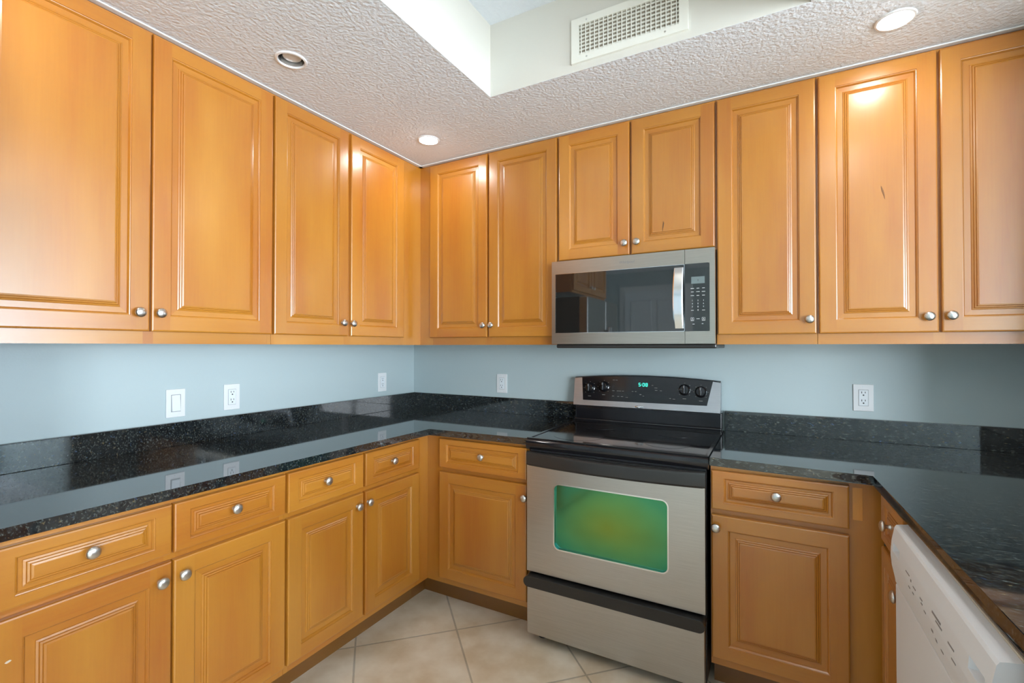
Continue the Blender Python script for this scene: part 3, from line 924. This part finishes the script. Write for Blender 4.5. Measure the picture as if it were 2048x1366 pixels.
# wooden filler rail between dishwasher and worktop
o = obj('filler_rail', box(-0.298, 0.298, 0.0240, 0.060, 0.8695, 0.8840), M['wood_h'], None, pen(0.598), (0, 0, PROT))
tag(o, 'brown wooden filler rail between the white dishwasher and the granite overhang', 'rail')


# ------------------------------------------------------------------ outlets and switch
def outlet(label, loc, rot, kind='outlet', group='wall outlets'):
    t = thing('wall_outlet' if kind == 'outlet' else 'light_switch', label, 'outlet' if kind == 'outlet' else 'switch', loc, rot, group if kind == 'outlet' else None)
    bm = bmesh.new()
    bx(bm, -0.0355, 0.0355, -0.006, 0.0, -0.0570, 0.0570, 0.0025, 2)
    pl = obj('cover_plate', bm, M['white'], t, smooth=True)
    for z in (-0.048, 0.048):
        bm = lathe([(0, 0), (0.003, 0), (0.0028, 0.0008), (0, 0.0012)], 12); obj('screw', bm, M['white_gloss'], pl, (0, -0.006, z))
    if kind == 'outlet':
        bm = bmesh.new(); bx(bm, -0.0165, 0.0165, -0.0085, -0.004, -0.0335, 0.0335, 0.001, 1)
        rc = obj('receptacle', bm, M['white_gloss'], t)
        bm = bmesh.new(); ring_prism(bm, rrect(-0.0176, 0.0176, -0.0346, 0.0346, 0.001, 2), rrect(-0.0166, 0.0166, -0.0336, 0.0336, 0.001, 2), -0.0064, -0.0058)
        obj('seam', bm, M['print_grey'], rc)
        for zc in (-0.0165, 0.0175):
            bm = bmesh.new()
            bx(bm, -0.0072, -0.0050, -0.0089, -0.0080, zc + 0.001, zc + 0.0095); bx(bm, 0.0050, 0.0072, -0.0089, -0.0080, zc + 0.002, zc + 0.0090)
            prism(bm, [(0.003 * math.cos(R(a)), zc - 0.006 + 0.003 * math.sin(R(a))) for a in range(0, 360, 30)], -0.0089, -0.0080)
            obj('socket_slots', bm, M['slot'], rc)
    else:
        bm = bmesh.new(); ring_prism(bm, rrect(-0.0178, 0.0178, -0.0348, 0.0348, 0.001, 2), rrect(-0.0160, 0.0160, -0.0330, 0.0330, 0.001, 2), -0.0066, -0.0056)
        obj('seam', bm, M['print_grey'], pl)
        bm = bmesh.new()
        v = [bm.verts.new(p) for p in ((-0.016, -0.0055, -0.033), (0.016, -0.0055, -0.033), (0.016, -0.0055, 0.033), (-0.016, -0.0055, 0.033),
                                       (-0.015, -0.0120, -0.032), (0.015, -0.0120, -0.032), (0.015, -0.0070, 0.032), (-0.015, -0.0070, 0.032))]
        for q in ((0, 1, 5, 4), (1, 2, 6, 5), (2, 3, 7, 6), (3, 0, 4, 7), (4, 5, 6, 7), (3, 2, 1, 0)): bm.faces.new([v[i] for i in q])
        obj('rocker', bm, M['white_gloss'], t)
    return t


outlet('white rocker light switch on the left wall, the leftmost plate above the worktop', (0, -1.4630, 1.0845), LEFT, 'switch')
outlet('white duplex outlet on the left wall, next to the light switch', (0, -1.2350, 1.0890), LEFT)
outlet('white duplex outlet on the left wall, close to the room corner', (0, -0.3000, 1.0935), LEFT)
outlet('white duplex outlet on the range wall, between the room corner and the range', (0.6920, 0, 1.0905), 0)
outlet('white duplex outlet on the range wall, right of the range', (2.4685, 0, 1.0965), 0)

# ------------------------------------------------------------------ room shell
PX1, PY1 = 8.00, -5.0
TX0, TX1, TY0, TY1 = 1.0975, 2.2383, -0.8035, -3.20
bm = box(-0.12, PX1 + 0.12, PY1 - 0.12, 0.12, FLOOR - 0.10, FLOOR)
struct('floor', bm, M['floor'])
struct('wall_left', box(-0.12, 0.0, PY1, 0.0, FLOOR, 2.95), M['wall'])
struct('wall_back', box(-0.12, PX1 + 0.12, 0.0, 0.12, FLOOR, 2.95), M['wall'])
struct('wall_light_block', box(3.05, 3.17, -0.80, 0.0, FLOOR, 2.36), M['wall'])  # added unseen stub, keeps window light off the right of the back wall
WY0, WY1, WZ0, WZ1 = -3.25, -0.15, 0.12, 1.90
bm = bmesh.new()
bx(bm, PX1, PX1 + 0.12, PY1, WY0, FLOOR, 2.95); bx(bm, PX1, PX1 + 0.12, WY1, 0, FLOOR, 2.95)
bx(bm, PX1, PX1 + 0.12, WY0, WY1, FLOOR, WZ0); bx(bm, PX1, PX1 + 0.12, WY0, WY1, WZ1, 2.95)
struct('wall_right', bm, M['wall'])
VX0, VX1, VZ0, VZ1 = 4.90, 7.10, 0.40, 2.30
bm = bmesh.new()
bx(bm, -0.12, VX0, PY1 - 0.12, PY1, FLOOR, 2.95); bx(bm, VX1, PX1 + 0.12, PY1 - 0.12, PY1, FLOOR, 2.95)
bx(bm, VX0, VX1, PY1 - 0.12, PY1, FLOOR, VZ0); bx(bm, VX0, VX1, PY1 - 0.12, PY1, VZ1, 2.95)
struct('wall_front', bm, M['wall'])
bm = bmesh.new(); f_ = 0.05
for y0 in (WY0, (WY0 + WY1) / 2):
    y1 = y0 + (WY1 - WY0) / 2
    bx(bm, PX1 + 0.02, PX1 + 0.05, y0, y0 + f_, WZ0, WZ1); bx(bm, PX1 + 0.02, PX1 + 0.05, y1 - f_, y1, WZ0, WZ1)
    bx(bm, PX1 + 0.02, PX1 + 0.05, y0 + f_, y1 - f_, WZ0, WZ0 + f_); bx(bm, PX1 + 0.02, PX1 + 0.05, y0 + f_, y1 - f_, WZ1 - f_, WZ1)
struct('window_1', bm, M['white'])
bm = bmesh.new()
for x0 in (VX0, (VX0 + VX1) / 2):
    x1 = x0 + (VX1 - VX0) / 2
    bx(bm, x0, x0 + f_, PY1 - 0.05, PY1 - 0.02, VZ0, VZ1); bx(bm, x1 - f_, x1, PY1 - 0.05, PY1 - 0.02, VZ0, VZ1)
    bx(bm, x0 + f_, x1 - f_, PY1 - 0.05, PY1 - 0.02, VZ0, VZ0 + f_); bx(bm, x0 + f_, x1 - f_, PY1 - 0.05, PY1 - 0.02, VZ1 - f_, VZ1)
struct('window_added_fill', bm, M['white'])  # added window frame around the fill light behind the camera
# white panel door on the wall behind the camera (mirrored in the microwave window)
bm = bmesh.new()
bx(bm, 0.30, 1.12, PY1, PY1 + 0.035, FLOOR, 2.08)
for a, b in ((0.38, 0.67), (0.75, 1.04)):
    for z0, z1 in ((0.25, 0.95), (1.10, 1.95)):
        bx(bm, a, b, PY1 + 0.035, PY1 + 0.043, z0, z1, 0.004, 1)
struct('door_1', bm, M['white_gloss'])
bm = bmesh.new()
bx(bm, 0.22, 0.30, PY1, PY1 + 0.02, FLOOR, 2.16); bx(bm, 1.12, 1.20, PY1, PY1 + 0.02, FLOOR, 2.16); bx(bm, 0.30, 1.12, PY1, PY1 + 0.02, 2.08, 2.16)
struct('trim_3', bm, M['white'])

# ceiling: a lowered ring of textured plaster with the raised tray in its middle
bm = bmesh.new(); H = 0.02
gx = (0.0, TX0 - 0.0002, TX1 + 0.0002, PX1); gyy = (PY1, TY1 - 0.0002, TY0 + 0.0002, 0.0)
gv = [[[bm.verts.new((x, y, z)) for z in (CEIL, CEIL + H)] for y in gyy] for x in gx]
for i in range(3):
    for j in range(3):
        if (i, j) == (1, 1): continue
        for k in (0, 1): bm.faces.new((gv[i][j][k], gv[i + 1][j][k], gv[i + 1][j + 1][k], gv[i][j + 1][k]))
for e in [e for e in bm.edges if len(e.link_faces) == 1]:
    p, q = e.verts; up = {v: next(w for w in sum(sum(gv, []), []) if (w.co.xy - v.co.xy).length < 1e-6 and w is not v) for v in (p, q)}
    if abs(p.co.z - CEIL) < 1e-6: bm.faces.new((p, q, up[q], up[p]))
struct('ceiling', bm, M['ceiling'])
struct('ceiling_tray', box(TX0 - 0.06, TX1 + 0.06, TY1 - 0.06, TY0 + 0.06, TRAYZ, TRAYZ + 0.02), M['ceiling'])
struct('wall_tray_left', box(TX0 - 0.03, TX0, TY1, TY0, CEIL + 0.0006, TRAYZ), M['tray_wall'])
struct('wall_tray_right', box(TX1, TX1 + 0.03, TY1, TY0, CEIL + 0.0006, TRAYZ), M['tray_wall'])
struct('wall_tray_back', box(TX0 - 0.03, TX1 + 0.03, TY0, TY0 + 0.03, CEIL + 0.0006, TRAYZ), M['tray_wall'])
struct('wall_tray_front', box(TX0 - 0.03, TX1 + 0.03, TY1 - 0.03, TY1, CEIL + 0.0006, TRAYZ), M['tray_wall'])
# caulk line between cabinets and ceiling
bm = bmesh.new(); bx(bm, UF - 0.022, UF + 0.002, -2.155, -UF + 0.022, CEIL - 0.0045, CEIL, 0.002, 2); struct('trim_1', bm, M['caulk'])
bm = bmesh.new(); bx(bm, UF - 0.022, 2.999, -UF - 0.002, -UF + 0.022, CEIL - 0.0045, CEIL, 0.002, 2); struct('trim_2', bm, M['caulk'])

# ------------------------------------------------------------------ air vent in the tray wall
t = thing('air_vent', 'cream metal air vent grille high on the wall of the raised ceiling tray', 'vent', (1.6755, TY0, 2.4735))
ow, oh, fw = 0.2110, 0.0835, 0.030
bm = bmesh.new()
ring_prism(bm, [(-ow, -oh), (ow, -oh), (ow, oh), (-ow, oh)], [(-ow + fw, -oh + fw * 0.9), (ow - fw, -oh + fw * 0.9), (ow - fw, oh - fw * 0.9), (-ow + fw, oh - fw * 0.9)], -0.010, -0.0005)
obj('frame', bm, M['cream_metal'], t)
bm = bmesh.new(); n = 21
for i in range(n):
    x = -ow + fw + (2 * ow - 2 * fw) * (i + 0.5) / n
    bx(bm, x - 0.0013, x + 0.0013, -0.0085, -0.0035, -oh + fw * 0.9, oh - fw * 0.9)
obj('upright_slats', bm, M['cream_metal'], t)
bm = bmesh.new(); n = 8
for i in range(n):
    z = -oh + fw * 0.9 + (2 * oh - 2 * fw * 0.9) * (i + 0.5) / n
    bx(bm, -ow + fw, ow - fw, -0.0030, -0.0012, z - 0.003, z + 0.003)
obj('cross_slats', bm, M['cream_metal'], t)
obj('duct_backing', box(-ow + fw, ow - fw, -0.0011, -0.0004, -oh + fw * 0.9, oh - fw * 0.9), M['duct'], t)
for sx, sz in ((-0.150, -0.0695), (0.135, -0.0695), (-0.150, 0.0695), (0.135, 0.0695)):
    bm = lathe([(0, 0), (0.0035, 0), (0.003, 0.001), (0, 0.0013)], 12); obj('screw', bm, M['nickel'], t, (sx, -0.010, sz))


# ------------------------------------------------------------------ recessed lamps
def cut_ceiling(x, y):
    """round opening in the ceiling board for a recessed lamp"""
    ce = bpy.data.objects['ceiling']
    bm = bmesh.new(); bmesh.ops.create_cone(bm, cap_ends=True, segments=40, radius1=0.0462, radius2=0.0462, depth=0.2)
    cu = obj('cutter', bm, M['white'], None, (x, y, CEIL))
    md = ce.modifiers.new('hole', 'BOOLEAN'); md.operation = 'DIFFERENCE'; md.object = cu; md.solver = 'EXACT'
    bpy.context.view_layer.update()
    dg = bpy.context.evaluated_depsgraph_get()
    me = bpy.data.meshes.new_from_object(ce.evaluated_get(dg))
    ce.modifiers.clear(); old = ce.data; ce.data = me; bpy.data.meshes.remove(old)
    cm = cu.data; bpy.data.objects.remove(cu); bpy.data.meshes.remove(cm)


def downlight(label, x, y, lit, group=None):
    t = thing('recessed_light', label, 'light', (x, y, CEIL), 0, group)
    rot = (R(90), 0, 0)       # lathe height grows downwards
    cut_ceiling(x, y)
    bm = lathe([(0.0440, -0.010), (0.0440, 0.0010), (0.0450, 0.0035), (0.0475, 0.0050), (0.0530, 0.0040), (0.0555, 0.0)], 40)
    obj('trim_ring', bm, M['white'], t, (0, 0, 0), rot, smooth=True)
    if lit:
        bm = lathe([(0.0436, -0.004), (0.0436, 0.0008), (0.040, 0.0055), (0.030, 0.0095), (0.015, 0.0115), (0, 0.0120)], 40)
        obj('lens', bm, M['lamp_on'], t, (0, 0, 0), rot, smooth=True)['label'] = 'glowing white lens'
    else:
        bm = lathe([(0.0436, -0.001), (0.0420, -0.030), (0.0380, -0.060), (0.030, -0.080), (0, -0.085)], 40)
        obj('reflector', bm, M['can'], t, (0, 0, 0), rot, smooth=True)
        bm = lathe([(0.0, -0.075), (0.020, -0.072), (0.0325, -0.026), (0.0335, -0.016), (0.031, -0.010), (0.017, -0.0065), (0, -0.0055)], 40)
        obj('lamp', bm, M['bulb_off'], t, (0.002, 0.002, 0), rot, smooth=True)
    return t


downlight('lit recessed ceiling light above the room corner between the two cabinet runs', 0.608, -0.603, True)
downlight('lit recessed ceiling light at the upper right above the far right cabinet', 2.480, -0.583, True)
downlight('unlit recessed ceiling light with a silver rim near the left upper cabinets', 0.5945, -1.375, False)
downlight('lit recessed ceiling light over the left worktop, outside the photo', 0.600, -2.150, True)
downlight('lit recessed ceiling light over the peninsula, outside the photo', 2.480, -1.400, True)

# fluorescent fixture in the ceiling tray (out of frame, it lights the tray and shines in the doors)
t = thing('ceiling_fixture', 'long white fluorescent fixture in the raised ceiling tray above the camera', 'light', (1.65, -2.25, TRAYZ))
obj('housing', box(-0.20, 0.20, -0.62, 0.62, -0.03, -0.0005), M['white'], t)
obj('diffuser', box(-0.17, 0.17, -0.59, 0.59, -0.075, -0.03, 0.02, 3), M['tube'], t)

# refrigerator and cabinet above it, mirrored in the microwave window
t = thing('refrigerator', 'stainless refrigerator on the left wall behind the camera, seen only mirrored', 'refrigerator', (0.0, -2.63, FLOOR), LEFT)
obj('body', box(-0.45, 0.45, -0.66, -0.03, 0.02, 1.70, 0.006, 2), M['dark_metal'], t)
for a, b in ((-0.45, -0.06), (-0.053, 0.45)):
    d = obj('door', box(a, b, -0.74, -0.662, 0.05, 1.70, 0.01, 3), M['steel'], t, smooth=True)
    hx = -0.09 if a < -0.1 else -0.02
    bm = bmesh.new(); bx(bm, hx - 0.010, hx + 0.010, -0.79, -0.77, 0.70, 1.45, 0.006, 2)
    bx(bm, hx - 0.008, hx + 0.008, -0.775, -0.739, 0.73, 0.76); bx(bm, hx - 0.008, hx + 0.008, -0.775, -0.739, 1.39, 1.42)
    obj('handle', bm, M['chrome'], d, smooth=True)
c = -2.63
upper('wall_cabinet', 'deep upper cabinet above the refrigerator behind the camera, seen only mirrored', (0, c, 0), LEFT,
      -0.46, 0.46, [(-0.455, -0.004, -0.04, 1.87), (0.004, 0.455, 0.04, 1.87)], z0=1.79, dz0=1.81, depth=0.60, face=0.62)
